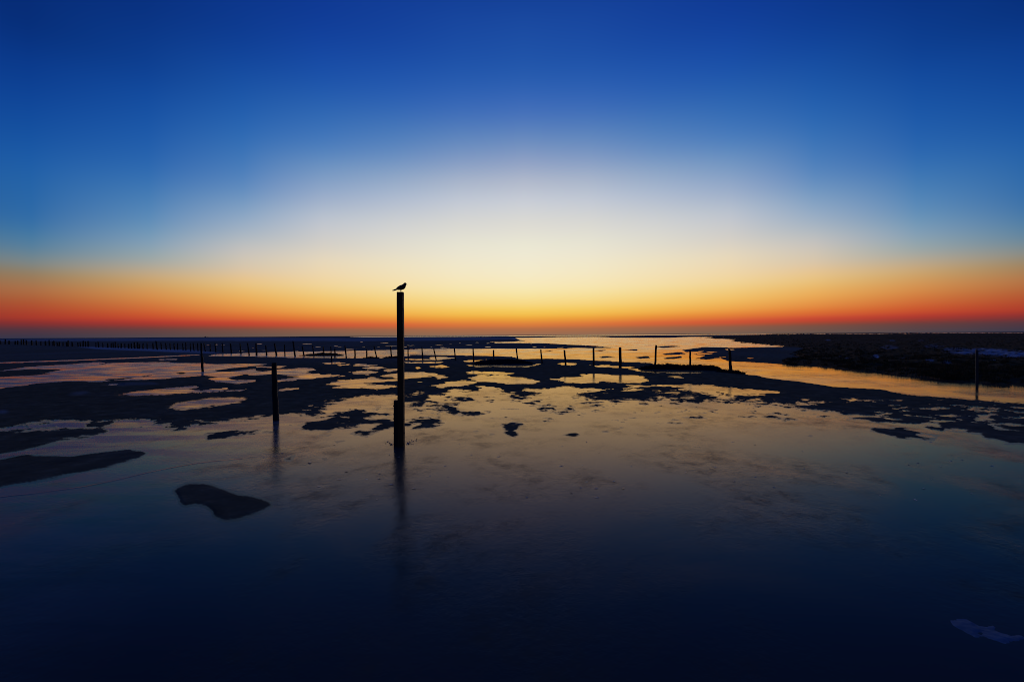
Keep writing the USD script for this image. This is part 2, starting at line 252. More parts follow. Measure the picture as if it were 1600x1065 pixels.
wet(400, 500, [(780, 350), (880, 330), (930, 325), (1060, 325), (1180, 345), (1205, 358), (1140, 362), (1090, 350), (1000, 362), (930, 362), (880, 362)])
wet(400, 500, [(140, 437), (200, 425), (270, 425), (230, 435), (160, 442)]); wet(400, 500, [(930, 462), (1010, 455), (1060, 460), (1000, 470), (940, 475)])
wet(400, 500, [(430, 530), (480, 515), (560, 500), (650, 480), (760, 470), (880, 465), (900, 540), (980, 540), (1010, 545), (1060, 548), (1130, 555), (1220, 578), (1180, 592), (1100, 605), (1000, 622), (930, 628), (865, 618), (810, 590), (760, 570), (690, 572), (640, 562), (560, 575), (440, 560)])
wet(400, 500, [(1060, 410), (1130, 405), (1200, 385), (1290, 375), (1370, 385), (1340, 400), (1250, 410), (1180, 420)]); wet(400, 500, [(985, 388), (1010, 383), (1035, 385), (1020, 392)])
wet(400, 500, [(1280, 335), (1350, 318), (1450, 320), (1600, 330), (1600, 340), (1400, 340)]); wet(400, 500, [(1330, 360), (1400, 345), (1600, 348), (1700, 365), (1775, 382), (1700, 395), (1600, 396), (1500, 388), (1380, 378)])
wet(400, 500, [(1075, 290), (1150, 282), (1220, 292), (1130, 298)]); wet(400, 500, [(990, 300), (1020, 294), (1040, 300), (1010, 306)]); wet(400, 500, [(920, 262), (1060, 262), (1200, 258), (1130, 268), (950, 270)])
wet(400, 500, [(920, 240), (1100, 246), (1080, 232), (1140, 228), (1250, 236), (1120, 250), (930, 248)]); wet(400, 500, [(1290, 250), (1370, 252), (1460, 246), (1480, 243), (1380, 256), (1320, 262)])
wet(400, 500, [(1310, 282), (1400, 278), (1600, 285), (1720, 284), (1770, 270), (1790, 272), (1700, 293), (1560, 294), (1380, 290)])
wet(400, 500, [(-20, 612), (120, 605), (230, 590), (330, 600), (360, 612), (420, 612), (340, 640), (260, 660), (180, 680), (100, 690), (0, 682), (-150, 668), (-60, 640)])
wet(400, 500, [(1075, 470), (1160, 466), (1230, 425), (1300, 440), (1390, 450), (1400, 415), (1480, 415), (1540, 435), (1500, 450), (1600, 460), (1650, 470), (1600, 500), (1600, 640), (1300, 640), (1180, 592), (1220, 578), (1130, 555), (1010, 545), (1080, 510), (1095, 485)])
for p in ([(1190, 490), (1260, 480), (1340, 485), (1330, 498), (1230, 500)], [(1430, 496), (1490, 494), (1470, 503)], [(1070, 545), (1140, 520), (1280, 522), (1230, 535), (1270, 570), (1200, 570), (1150, 550)],
          [(1240, 582), (1300, 570), (1440, 580), (1380, 605), (1290, 597)], [(940, 472), (1060, 468), (1090, 482), (1040, 520), (1000, 542), (940, 512)], [(980, 680), (1080, 610), (1150, 608), (1150, 650), (1060, 672)],
          [(1550, 650), (1610, 640), (1620, 720), (1600, 727), (1560, 690)], [(490, 758), (540, 748), (555, 755), (510, 768)], [(340, 785), (370, 780), (360, 792)], [(180, 870), (240, 835), (260, 838), (215, 872)], [(410, 860), (450, 864), (430, 870)],
          [(260, 670), (330, 640), (420, 610), (480, 580), (560, 565), (640, 565), (690, 575), (760, 570), (810, 590), (740, 600), (680, 610), (740, 610), (800, 605), (870, 620), (930, 632), (1000, 628), (1080, 610), (1010, 650), (930, 665), (870, 672), (790, 690), (690, 722), (600, 715), (640, 675), (560, 690), (500, 690), (440, 710), (350, 740), (430, 695), (330, 695), (270, 690)]):
    mud(400, 500, p)
wet(400, 500, [(640, 670), (700, 648), (760, 655), (740, 680), (690, 690)])
for x, y, ww, hh in ((565, 534.5, 5, .5), (601, 535.8, 6, .5), (612, 541.3, 9, .7), (590, 541.8, 9, .5), (568, 542.2, 5, .4), (630, 541.8, 8, .7), (641, 539.2, 7, .5), (674, 541.4, 6, .6), (685, 538.3, 4, .4), (694, 542.4, 9, .7), (704, 537.2, 4, .4), (719, 536.8, 4, .5), (734, 538.4, 6, .4), (745, 535.3, 4, .4), (762, 536.2, 5, .5),
                    (772, 534.4, 9, .5), (762, 542.2, 5, .5), (829, 538.5, 6, .5), (835, 541.4, 5, .5), (850, 541.4, 3, .4), (875, 542.4, 6, .3), (833, 536.3, 4, .3), (480, 537.5, 9, .4), (497, 542.3, 5, .4), (525, 540.5, 6, .5), (532, 542.4, 6, .4), (548, 545.3, 9, .6), (405, 537, 5, .4), (424, 546.3, 6, .5), (396, 543, 6, .4), (338, 538.4, 7, .6), (326, 538.8, 5, .5), (349, 538.8, 4, .5), (412, 546.8, 5, .4), (462, 548, 6, .4), (378, 548, 5, .4), (440, 545, 6, .3), (470, 541.5, 5, .3)):
    gs = np.random.default_rng(int(x * 7)); ww, hh, y = ww * gs.uniform(.3, 1.4), hh * gs.uniform(.4, 1.0), y + gs.uniform(-.6, .6)
    P([(x + ww * math.cos(t) * (1 + .3 * math.sin(3 * t + x)), y + hh * math.sin(t) - .003 * ww * math.cos(t)) for t in np.linspace(0, 6.28, 10)], False)
# right of the middle
for p in ([(280, 272), (340, 265), (410, 273), (370, 283), (310, 282)], [(470, 282), (540, 283), (610, 282), (700, 290), (780, 293), (740, 300), (650, 296), (540, 292)],
          [(735, 310), (780, 300), (800, 312), (950, 318), (1110, 318), (1200, 318), (1170, 332), (1000, 335), (850, 325)], [(235, 365), (330, 355), (440, 352), (430, 340), (520, 335), (640, 345), (740, 345), (810, 350), (855, 380), (800, 390), (680, 390), (600, 385), (520, 395), (400, 395), (300, 385)],
          [(975, 352), (1040, 350), (1090, 362), (1020, 362)], [(1005, 415), (1080, 405), (1200, 405), (1350, 420), (1500, 435), (1600, 440), (1680, 449), (1660, 460), (1600, 458), (1480, 465), (1400, 470), (1250, 455), (1130, 440)],
          [(1215, 465), (1300, 470), (1400, 480), (1370, 493), (1290, 490)], [(720, 408), (800, 405), (870, 415), (780, 420)], [(680, 435), (760, 432), (830, 440), (740, 447)], [(80, 430), (160, 430), (180, 440), (110, 442)], [(880, 405), (960, 402), (990, 412), (920, 415)], [(880, 448), (920, 446), (930, 452)], [(960, 455), (1010, 448), (1040, 460), (1000, 463)]):
    wet(800, 500, p)
for p in ([(500, 188), (600, 185), (560, 195)], [(520, 230), (600, 225), (650, 230), (560, 236)], [(690, 185), (780, 181), (790, 191)], [(770, 232), (850, 224), (860, 236), (800, 240)], [(880, 165), (1000, 159), (1060, 165), (950, 173)],
          [(940, 236), (1050, 225), (1080, 238), (960, 243)], [(930, 211), (1050, 199), (1090, 212), (960, 218)], [(1060, 186), (1200, 168), (1400, 172), (1990, 160), (1990, 300), (1850, 288), (1640, 273), (1500, 263), (1350, 255), (1300, 236), (1230, 246), (1140, 241), (1210, 222), (1130, 214), (1210, 192), (1090, 200)],
          [(350, 170), (560, 165), (640, 172), (500, 176)], [(190, 192), (260, 189), (240, 196)], [(410, 500), (480, 496), (500, 512), (430, 516)], [(440, 525), (530, 524), (520, 536), (450, 536)], [(610, 516), (700, 494), (710, 515), (640, 523)], [(790, 518), (850, 517), (830, 529)],
          [(165, 542), (280, 537), (270, 553), (190, 551)], [(345, 546), (400, 542), (370, 554)], [(260, 576), (340, 571), (300, 586)], [(-10, 645), (60, 655), (40, 672), (0, 672)], [(-10, 704), (30, 715), (10, 731)], [(320, 722), (390, 711), (402, 722), (350, 734)],
          [(1240, 568), (1280, 564), (1260, 573)], [(1460, 588), (1520, 584), (1540, 600), (1490, 599)], [(1300, 645), (1370, 650), (1340, 657)], [(1505, 525), (1600, 505), (1620, 540), (1520, 536)], [(0, 480), (110, 479), (60, 498), (0, 496)], [(60, 515), (180, 514), (150, 525), (80, 523)],
          [(505, 570), (540, 567), (530, 575)], [(560, 690), (680, 675), (660, 685), (570, 697)], [(1130, 595), (1200, 588), (1170, 605)]):
    mud(800, 500, p)
for p in ([(1150, 206), (1260, 208), (1230, 214), (1160, 213)], [(1290, 226), (1340, 228), (1300, 233)], [(1210, 196), (1290, 198), (1240, 204)], [(1330, 181), (1400, 184), (1350, 188)], [(1440, 236), (1540, 236), (1500, 240)]):
    wet(800, 500, p)
wet(1200, 500, [(-40, 440), (80, 450), (60, 460), (0, 459), (-40, 462)])
for p in ([(560, 595), (680, 605), (620, 609)], [(680, 640), (750, 636), (860, 634), (1000, 642), (1180, 690), (1100, 700), (950, 682), (850, 655), (750, 650)], [(1380, 655), (1520, 668), (1450, 673)], [(210, 500), (350, 510), (300, 516)], [(470, 494), (560, 500), (500, 500)], [(180, 520), (240, 524), (200, 530)]):
    wet(1200, 500, p)
for p in ([(650, 680), (720, 665), (830, 660), (900, 680), (960, 710), (1050, 735), (960, 746), (820, 746), (720, 722)], [(0, 592), (60, 595), (180, 612), (190, 622), (130, 626), (50, 611), (0, 611)], [(270, 658), (340, 664), (290, 671)], [(960, 652), (1100, 662), (1180, 690), (1080, 692), (1000, 676)], [(250, 712), (280, 706), (260, 725)], [(1350, 735), (1400, 725), (1430, 745), (1370, 748)]):
    mud(1200, 500, p)
ISLAND = [(370, 355), (420, 315), (500, 290), (600, 285), (700, 300), (760, 325), (830, 355), (920, 380), (1030, 395), (1110, 420), (1190, 450), (1200, 475), (1130, 520), (1030, 555), (900, 595), (800, 605), (710, 570), (700, 530), (640, 490), (560, 475), (470, 490), (430, 465), (400, 400)]
mud(200, 700, ISLAND, s=5.327)

# signed field in rows/columns, roughened with natural noise
ins, outs = ndimage.distance_transform_edt(mask), ndimage.distance_transform_edt(~mask)
sdf = ndimage.gaussian_filter(np.clip(np.where(mask, ins - 0.5, 0.5 - outs), -7, 7), 0.8)
GX, GY = ground(GS, GQ)
pts = np.stack([GX, GY, np.zeros_like(GX)], -1)
nz = meshkit.fbm(pts * [1.6, 1.9, 1], 6, 3) - 0.5
nz2 = meshkit.fbm(pts * [0.28, 0.28, 1], 4, 9) - 0.5
rag = np.maximum(np.clip((GQ - 5) / 60, 0.0, 1.0), 0.5 * np.clip((GQ - 8) / 4, 0, 1) * np.clip((GS + 0.45) / 0.15, 0, 1)) * (1 + 1.6 * np.exp(-((GQ - 122) / 36) ** 2)) * (1 + 0.9 * np.clip((GS - 0.55) / 0.3, 0, 1) * np.clip((GQ - 105) / 15, 0, 1))
rag *= 1 - 0.75 * np.clip((GS - 0.45) / 0.12, 0, 1) * (1 - np.clip((GQ - 92 - 40 * np.clip(GS - 0.8, 0, 1)) / 14, 0, 1))   # the channel has washed, even banks
nz3 = meshkit.fbm(pts * [4.5, 5.0, 1], 4, 13) - 0.5
fine = np.exp(-((GQ - 118) / 42) ** 2) * (1 - 0.7 * np.clip((-0.42 - GS) / 0.1, 0, 1) * (GQ < 128)) * (1 - np.clip((GS - 0.45) / 0.12, 0, 1) * (1 - np.clip((GQ - 92 - 40 * np.clip(GS - 0.8, 0, 1)) / 14, 0, 1)))
rag *= 1 - 0.6 * np.clip((-0.42 - GS) / 0.1, 0, 1) * (1 - np.clip((GQ - 122) / 10, 0, 1))
calm = np.clip((GQ - 205) / 30, 0, 1) * (GS < 0)           # the near island has clean edges
field = sdf + (nz * 7.5 + nz2 * 3.2) * rag * (1 - 0.65 * calm) + nz3 * 19.0 * fine
soft = np.clip((GQ - 78) / 35, 0.0, 1.0) * (1 - np.clip((GS - 0.45) / 0.12, 0, 1) * (1 - np.clip((GQ - 92 - 40 * np.clip(GS - 0.8, 0, 1)) / 14, 0, 1)))
field = field + 1.0 * soft
wetness = np.clip(1.15 - field / 3.6, 0, 1) * soft
hgt = np.clip(field, -4, 6) * np.minimum(0.5 / GQ, 0.009) + np.clip(field, 0, 1) * (meshkit.fbm(pts * [2.1, 2.1, 1], 3, 5) - 0.5) * 0.012
frost = np.zeros(GS.shape)
def frosted(px, amount, soft=2.0):
    global frost
    t = np.zeros(GS.shape, bool); paint(px, True, t)
    frost = np.maximum(frost, ndimage.gaussian_filter(t.astype(float), soft) * amount)
frosted([(-700, 533), (0, 529.5), (400, 527.2), (560, 528), (800, 527), (806, 530), (700, 532), (560, 533), (400, 532.5), (0, 533), (-700, 539)], 0.30)
frosted([(120, 541.5), (200, 543.5), (300, 547), (345, 551), (330, 552.5), (280, 551), (220, 548), (150, 545.5)], 0.42, 1.5)
frosted([(802, 527.6), (808, 529), (804, 530.5), (797, 529)], 0.6, 0.8)
frosted(Z4(0, 500, [(430, 470), (470, 455), (540, 448), (560, 455), (500, 468)]), 0.16); frosted(Z4(0, 500, [(-20, 570), (40, 566), (50, 580), (0, 586)]), 0.25)
frosted(Z4(0, 500, [(650, 400), (800, 392), (960, 392), (1000, 405), (760, 412)]), 0.12)
frost = frost * (0.55 + 0.9 * (meshkit.fbm(pts * [0.08, 0.05, 1], 4, 21)))
frost = frost + 0.10 * np.clip((52 - GQ) / 30, 0, 1) * meshkit.fbm(pts * [0.12, 0.07, 1], 4, 29) * 1.4
frost = np.clip(frost + 0.05 * np.clip(meshkit.fbm(pts * [0.5, 0.5, 1], 3, 33) - 0.45, 0, 1), 0, 1)
keep = np.zeros(GS.shape, bool)
up = hgt > -0.02
cell = up[:-1, :-1] | up[1:, :-1] | up[:-1, 1:] | up[1:, 1:]
idx = np.arange(GS.size).reshape(GS.shape)
quads = np.stack([idx[:-1, :-1], idx[1:, :-1], idx[1:, 1:], idx[:-1, 1:]], -1)[cell]   # rows run towards the camera
uq, inv = np.unique(quads, return_inverse=True)
verts = np.stack([GX.ravel(), GY.ravel(), hgt.ravel()], 1)[uq]
mudm = usdkit.mesh(stage, path_for('mud_flat'), (verts, inv.reshape(-1, 4)), mud_mat, smooth=True)
UsdGeom.PrimvarsAPI(mudm).CreatePrimvar('frost', Sdf.ValueTypeNames.FloatArray, 'vertex').Set(Vt.FloatArray.FromNumpy(frost.ravel()[uq].astype(np.float32)))
UsdGeom.PrimvarsAPI(mudm).CreatePrimvar('wet', Sdf.ValueTypeNames.FloatArray, 'vertex').Set(Vt.FloatArray.FromNumpy(wetness.ravel()[uq].astype(np.float32)))
tag(mudm, 'dark frozen mud flats broken by ponds, between ice foreground and horizon', 'mud flat', kind='structure')

# ------------------------------------------------------------------ salt marsh on the right
mp = [(1095, 527.2), (1125, 525.8), (1160, 523.6), (1210, 522), (1400, 521), (1900, 518), (2300, 516), (2300, 690), (1900, 640), (1600, 603), (1560, 600), (1520, 596.3), (1475, 593), (1450, 589.5), (1415, 586.3), (1375, 582), (1335, 578.8), (1305, 575.5), (1272, 572.5), (1237, 570.5),
      (1215, 568.5), (1225, 563), (1250, 559), (1232, 553), (1256, 545.5), (1225, 541), (1195, 537.8), (1160, 535), (1140, 532), (1150, 530), (1120, 529)]
MS = np.linspace(0.36, 2.1, 900); MQ = np.concatenate([np.arange(1.2, 10, 0.2), np.arange(10, 120, 0.5)])
MGS, MGQ = np.meshgrid(MS, MQ)
c = chart(mp); pm = sg.Polygon(c).buffer(0)
mm = shapely.contains_xy(pm, MGS, MGQ)
sd = np.where(mm, ndimage.distance_transform_edt(mm) - 0.5, 0.5 - ndimage.distance_transform_edt(~mm))
MX, MY = ground(MGS, MGQ); mpts = np.stack([MX, MY, 0 * MX], -1)
sd = sd + (meshkit.fbm(mpts * [0.3, 0.3, 1], 4, 77) - 0.5) * 14 * np.clip(1 - MGQ / 40, 0, 1) + (meshkit.fbm(mpts * [0.8, 0.8, 1], 4, 78) - 0.5) * 4
w = np.clip(sd / 9.0, -0.4, 1) * np.clip(MGQ / 14, 0.15, 1)
MH = 0.24 * np.where(w > 0, np.maximum(w, 0) ** 0.7, w) + np.clip(sd / 4, 0, 1) * ((meshkit.fbm(mpts * [0.35, 0.35, 1], 4, 41) - 0.5) * 0.5 + (meshkit.fbm(mpts * [1.7, 1.7, 1], 3, 44) - 0.5) * 0.2) * np.clip(MGQ / 30, 0.1, 1)
mfrost = np.zeros(MGS.shape)
def mfrosted(px, amount, soft):
    global mfrost
    p = sg.Polygon(chart(px)).buffer(0)
    mfrost = np.maximum(mfrost, ndimage.gaussian_filter(shapely.contains_xy(p, MGS, MGQ).astype(float), soft) * amount)
# thin snow
mfrosted([(1473, 547), (1490, 545.5), (1515, 547), (1540, 546), (1600, 551), (1700, 556), (1700, 565), (1600, 562), (1560, 560), (1530, 557), (1500, 555), (1478, 553)], 0.6, 2.0)
for x, y, ww, hh, a in ((1368, 561, 5, 2.2, .9), (1453, 567.5, 6, 1.8, .7), (1552, 566, 4, 1.5, .8), (1466, 582.5, 3, 1.2, .7), (1313, 560, 3, 1, .5), (1390, 545, 14, 4, .25), (1294, 532, 4, 1, .6), (1460, 543, 16, 4, .2), (1310, 561, 4, 1.2, .6), (1325, 563, 4, 1.2, .6), (1480, 570, 8, 1, .4), (1500, 569.5, 6, .8, .4), (1515, 573, 6, 2, .3), (1560, 585, 12, 1.2, .35), (1590, 585, 6, 1.2, .3), (1432, 570, 3, 1, .4), (1415, 563, 6, .8, .35), (1440, 533, 5, 1.5, .3), (1395, 533, 5, 1.5, .4)):
    mfrosted([(x + ww * math.cos(t), y + hh * math.sin(t)) for t in np.linspace(0, 6.28, 14)], a, 0.8)
mfrost = np.maximum(mfrost, 0.04 * np.clip(1 - MGQ / 45, 0.15, 1))
mfrost *= np.clip((meshkit.fbm(mpts * [0.9, 0.6, 1], 4, 51) - 0.32) * 4, 0, 1)
mup = (MH > -0.04); mcell = mup[:-1, :-1] | mup[1:, :-1] | mup[:-1, 1:] | mup[1:, 1:]
midx = np.arange(MGS.size).reshape(MGS.shape)
mq = np.stack([midx[:-1, :-1], midx[1:, :-1], midx[1:, 1:], midx[:-1, 1:]], -1)[mcell]
uq2, inv2 = np.unique(mq, return_inverse=True)
marsh = usdkit.mesh(stage, path_for('salt_marsh'), (np.stack([MX.ravel(), MY.ravel(), MH.ravel()], 1)[uq2], inv2.reshape(-1, 4)), marsh_mat, smooth=True)
UsdGeom.PrimvarsAPI(marsh).CreatePrimvar('frost', Sdf.ValueTypeNames.FloatArray, 'vertex').Set(Vt.FloatArray.FromNumpy(mfrost.ravel()[uq2].astype(np.float32)))
tag(marsh, 'dark low salt marsh with snow patches on the right behind the channel', 'salt marsh', kind='structure')

rng = np.random.default_rng(7)
# tufts of dead grass over the marsh and its bank
def tuft(seed, blades=26, h=0.32, r=0.22):
    g = np.random.default_rng(seed); v, f = [], []
    for k in range(blades):
        a, d = g.uniform(0, 6.28), r * math.sqrt(g.uniform()); x, y = d * math.cos(a), d * math.sin(a)
        hh, lean, b = h * g.uniform(0.45, 1.1), g.normal(0, 0.12, 2), g.uniform(0, 3.14)
        dx, dy = 0.018 * math.cos(b), 0.018 * math.sin(b); i = len(v)
        v += [(x - dx, y - dy, -0.06), (x + dx, y + dy, -0.06), (x + lean[0] * .5 + dx * .7, y + lean[1] * .5 + dy * .7, hh * .6), (x + lean[0] * .5 - dx * .7, y + lean[1] * .5 - dy * .7, hh * .6), (x + lean[0] * 1.3, y + lean[1] * 1.3, hh)]
        f += [(i, i + 1, i + 2), (i, i + 2, i + 3), (i + 3, i + 2, i + 4)]
    return np.array(v), np.array(f)
pi = UsdGeom.PointInstancer.Define(stage, '/World/marsh_grass')
protos = []
for k in range(4):
    usdkit.mesh(stage, f'/World/marsh_grass/tuft_{k:03d}' if k else '/World/marsh_grass/tuft', tuft(100 + k, h=(0.3, 0.22, 0.38, 0.26)[k]), grass_mat)
    protos.append(f'/World/marsh_grass/tuft_{k:03d}' if k else '/World/marsh_grass/tuft')
pi.CreatePrototypesRel().SetTargets([Sdf.Path(p) for p in protos])
prob = np.where((MH > 0.03) & (MGQ > 4), 1.0, 0) * np.clip(1 - mfrost * 1.6, 0, 1)
wgt = (prob * (0.25 + np.clip(meshkit.fbm(mpts * [0.4, 0.4, 1], 3, 61) - 0.4, 0, 1) * 4) * np.clip(1.6 - sd / 60, 0.4, 1.6)).ravel()
pick = rng.choice(MGS.size, 14000, p=wgt / wgt.sum(), replace=True)
jj, ii = pick % len(MS), pick // len(MS)
ps, pq = MS[jj] + rng.uniform(-.001, .001, len(jj)), MQ[ii] + rng.uniform(-.12, .12, len(ii))
tx, ty = ground(ps, np.maximum(pq, 1)); tz = MH.ravel()[pick]
pi.CreatePositionsAttr(Vt.Vec3fArray.FromNumpy(np.stack([tx, ty, tz - 0.02], 1).astype(np.float32)))
pi.CreateProtoIndicesAttr(Vt.IntArray.FromNumpy(rng.integers(0, 4, len(tx)).astype(np.int32)))
ang = rng.uniform(0, 6.28, len(tx)) / 2
pi.CreateOrientationsAttr(Vt.QuathArray([Gf.Quath(float(math.cos(a)), 0, 0, float(math.sin(a))) for a in ang]))
sc = rng.uniform(0.4, 1.0, len(tx)); pi.CreateScalesAttr(Vt.Vec3fArray.FromNumpy(np.stack([sc, sc, sc], 1).astype(np.float32)))
tag(pi, 'dark dead grass tufts covering the salt marsh on the right', 'grass', kind='stuff')

# ------------------------------------------------------------------ mounds of peat at the fence
def mound(px0, px1, ybase, prof, label, seed, depth=0.45):
    """An irregular lump: prof = (fraction along, height in photo rows)."""
    a, b = gp(px0, ybase[0]), gp(px1, ybase[1]); L = np.linalg.norm(b - a); c = (a + b) / 2
    ex = (b - a) / L; ey = np.array([-ex[1], ex[0], 0]); D = c[1]
    nu, nv = 90, 22
    u, v = np.meshgrid(np.linspace(0, 1, nu), np.linspace(-1, 1, nv))
    hp = np.interp(u, [p[0] for p in prof], [p[1] for p in prof]) / FPX * D
    half = L * depth * 0.5 * np.clip(4 * u * (1 - u), 0, 1) ** 0.5 * (0.8 + 0.4 * meshkit.noise(np.stack([u * 5, 0 * u, 0 * u], -1), seed)) + 0.05
    pos = a + (u * L)[..., None] * ex + (v * half + half * 0.9)[..., None] * ey
    z = hp * np.clip(1 - np.abs(v) ** 2.2, 0, 1) * (0.75 + 0.5 * meshkit.fbm(pos * 2.2, 3, seed)) + np.clip(1 - np.abs(v), 0, 1) * (meshkit.fbm(pos * 5, 3, seed + 1) - 0.5) * 0.12 - 0.03 - 0.05 * (np.abs(v) > 0.99)
    pos[..., 2] = z
    pos -= [c[0], c[1], 0]
    i = np.arange(nu * nv).reshape(nv, nu)
    q = np.stack([i[:-1, :-1], i[:-1, 1:], i[1:, 1:], i[1:, :-1]], -1).reshape(-1, 4)
    t = thing('mud_mound', label, 'mound', (c[0], c[1], 0), group=None)
    obj('peat', (pos.reshape(-1, 3), q), mound_mat, t, smooth=True)
    g = np.random.default_rng(seed); vs, fs, n = [], [], 0
    for k in range(int(18 + L * 9)):
        j, l = g.integers(4, nv - 4), g.integers(2, nu - 2); tv, tf = tuft(seed * 50 + k, blades=6, h=0.13, r=0.08)
        vs.append(tv + pos[j, l]); fs.append(tf + n); n += len(tv)
    tag(obj('grass', (np.vstack(vs), np.vstack(fs)), grass_mat, t), kind='stuff')
mound(997, 1132, (577, 579.3), [(0, 1), (.08, 5), (.2, 8), (.33, 10), (.42, 9.5), (.5, 8.3), (.62, 8), (.75, 8), (.88, 7.5), (.95, 5), (1, 1)], 'long black peat mound with two posts, right of the middle by the channel', 11, .22)
mound(1117, 1161, (581.3, 584.8), [(0, 2), (.2, 4), (.5, 5), (.8, 4), (1, .5)], 'small low black mound under the last fence post at the channel edge', 12, .35)
mound(735, 834, (569.5, 569), [(0, .5), (.1, 4), (.25, 6.5), (.5, 8), (.7, 7.5), (.85, 6), (.95, 3), (1, .5)], 'wide dark mound ringed by a bright puddle, behind and right of the bird post', 13, .3)
mound(465, 535, (555.8, 555.6), [(0, .5), (.2, 2.4), (.35, 3.6), (.5, 4.6), (.7, 4), (.85, 3), (1, .5)], 'dark mound in the fence row left of the bird post', 14, .3)
mound(566, 592, (559.4, 559.6), [(0, .4), (.3, 2.2), (.6, 2.5), (1, .4)], 'smallest dark mound, at the foot of a leaning post left of the bird post', 15, .3)
mound(597, 632, (559.4, 559), [(0, .4), (.3, 2.6), (.7, 3), (1, .8)], 'low dark mound directly behind the tall bird post', 16, .3)

# ------------------------------------------------------------------ posts
def log(r0, r1, h, lean=(0, 0), sides=10, rings=7, seed=0, sink=0.4):
    """A tapered, slightly crooked round post with an uneven sawn top."""
    g = np.random.default_rng(seed); zs = np.concatenate([[-sink], np.linspace(0, h, rings)]); a = np.arange(sides) * 2 * math.pi / sides
    wob = g.normal(0, 0.05, sides); v = []
    for k, z in enumerate(zs):
        t = max(z, 0) / h; r = (r0 * (1 - t) + r1 * t) * (1 + wob + g.normal(0, 0.025, sides)); off = g.normal(0, r0 * 0.06, 2)
        zz = z + (r0 * 0.35 * np.cos(a + seed) if k == len(zs) - 1 else 0)
        v.append(np.stack([r * np.cos(a) + lean[0] * z / h + off[0], r * np.sin(a) + lean[1] * z / h + off[1], zz + 0 * a], 1))
    v = np.vstack(v + [[v[-1].mean(0)]]); f = []
    for k in range(len(zs) - 1):
        for s in range(sides):
            i, j = k * sides + s, k * sides + (s + 1) % sides
            f += [(i, j, j + sides), (i, j + sides, i + sides)]
    top = (len(zs) - 1) * sides
    f += [(top + s, top + (s + 1) % sides, len(v) - 1) for s in range(sides)]
    return v, np.array(f)
def post(name, xt, yt, xb, yb, wpx, label, category, group=None, seed=0, wtop=None, mat=None):
    b = gp(xb, yb); t = at_depth(xt, yt, b[1]); wpx = wpx * (1.2 if 'fence' in name else 1.0); r = wpx / FPX * b[1] / 2
    v, f = log(r, (wtop or wpx * 0.86) / FPX * b[1] / 2, t[2], (t[0] - b[0], 0.0), seed=seed)
    p = usdkit.mesh(stage, path_for(name), (v, f), mat or tarred_mat, smooth=35)
    p.AddTranslateOp().Set(Gf.Vec3d(float(b[0]), float(b[1]), 0.0))
    return tag(p, label, category, group)
# two stout posts nearer than the fence
post('mooring_post', 427.9, 567.7, 431.0, 656.8, 9.0, 'stout dark round post standing in ice left of the tall bird post', 'post', seed=1, wtop=7.6)
post('mooring_post', 314.2, 536.0, 316.5, 580.5, 3.7, 'single dark post in the bright ice at left, nearer than the fence row', 'post', seed=2, wtop=2.6)
post('mooring_post', 516.6, 540.8, 518.5, 566.8, 1.9, 'thin post in a small puddle just in front of the left fence row', 'post', seed=3)
post('mooring_post', 1526.4, 546.0, 1526.6, 598.0, 3.8, 'lone faint post at the marsh bank on the far right of the channel', 'post', seed=4, mat=wood('grey_timber', (0.03, 0.026, 0.02), (0.08, 0.068, 0.05)))
# the fence row, from the right end to the left: (x top, y top, x bottom, y bottom, width)
FR = [(637.5, 540, 637.8, 562, 1.9, 'thin straight'), (659.2, 542.3, 660.7, 562, 1.9, 'thin'), (677.6, 544, 681.4, 562.4, 1.9, 'left-leaning'), (709.9, 544, 711.8, 563.4, 1.9, 'slightly left-leaning'),
      (739.2, 544, 740, 564.2, 2.0, 'upright'), (771.1, 546.4, 771.5, 563, 1.9, 'short'), (806.8, 544.5, 809, 564, 2.1, 'left-leaning'), (845, 546, 847, 567.8, 2.1, 'left-leaning'),
      (881.9, 546.8, 884.1, 570.8, 2.6, 'thick left-leaning'), (927.3, 543, 927.7, 571.6, 2.9, 'upright'), (969, 543, 969.3, 574.2, 3.6, 'thick upright')]
ORD = ['first', 'second', 'third', 'fourth', 'fifth', 'sixth', 'seventh', 'eighth', 'ninth', 'tenth', 'eleventh', 'twelfth', 'thirteenth', 'fourteenth', 'fifteenth', 'sixteenth', 'seventeenth', 'eighteenth', 'nineteenth', 'twentieth']
GF = 'wooden posts of the long fence row'
for k, (a, b, c_, d, w_, look) in enumerate(FR):
    post('fence_post', a, b, c_, d, w_, f'{look} fence post, {ORD[k]} to the right of the tall bird post', 'fence post', GF, 20 + k)
post('fence_post', 1025.3, 539.3, 1023.4, 576, 3.0, 'right-leaning fence post on the left part of the long black mound', 'fence post', GF, 40)
post('fence_post', 1078.2, 547.2, 1078.6, 577.5, 2.7, 'short fence post on the right part of the long black mound', 'fence post', GF, 41)
post('fence_post', 1139.8, 546, 1141.7, 579.5, 4.2, 'thickest and last fence post, on the small low mound at the channel', 'fence post', GF, 42)
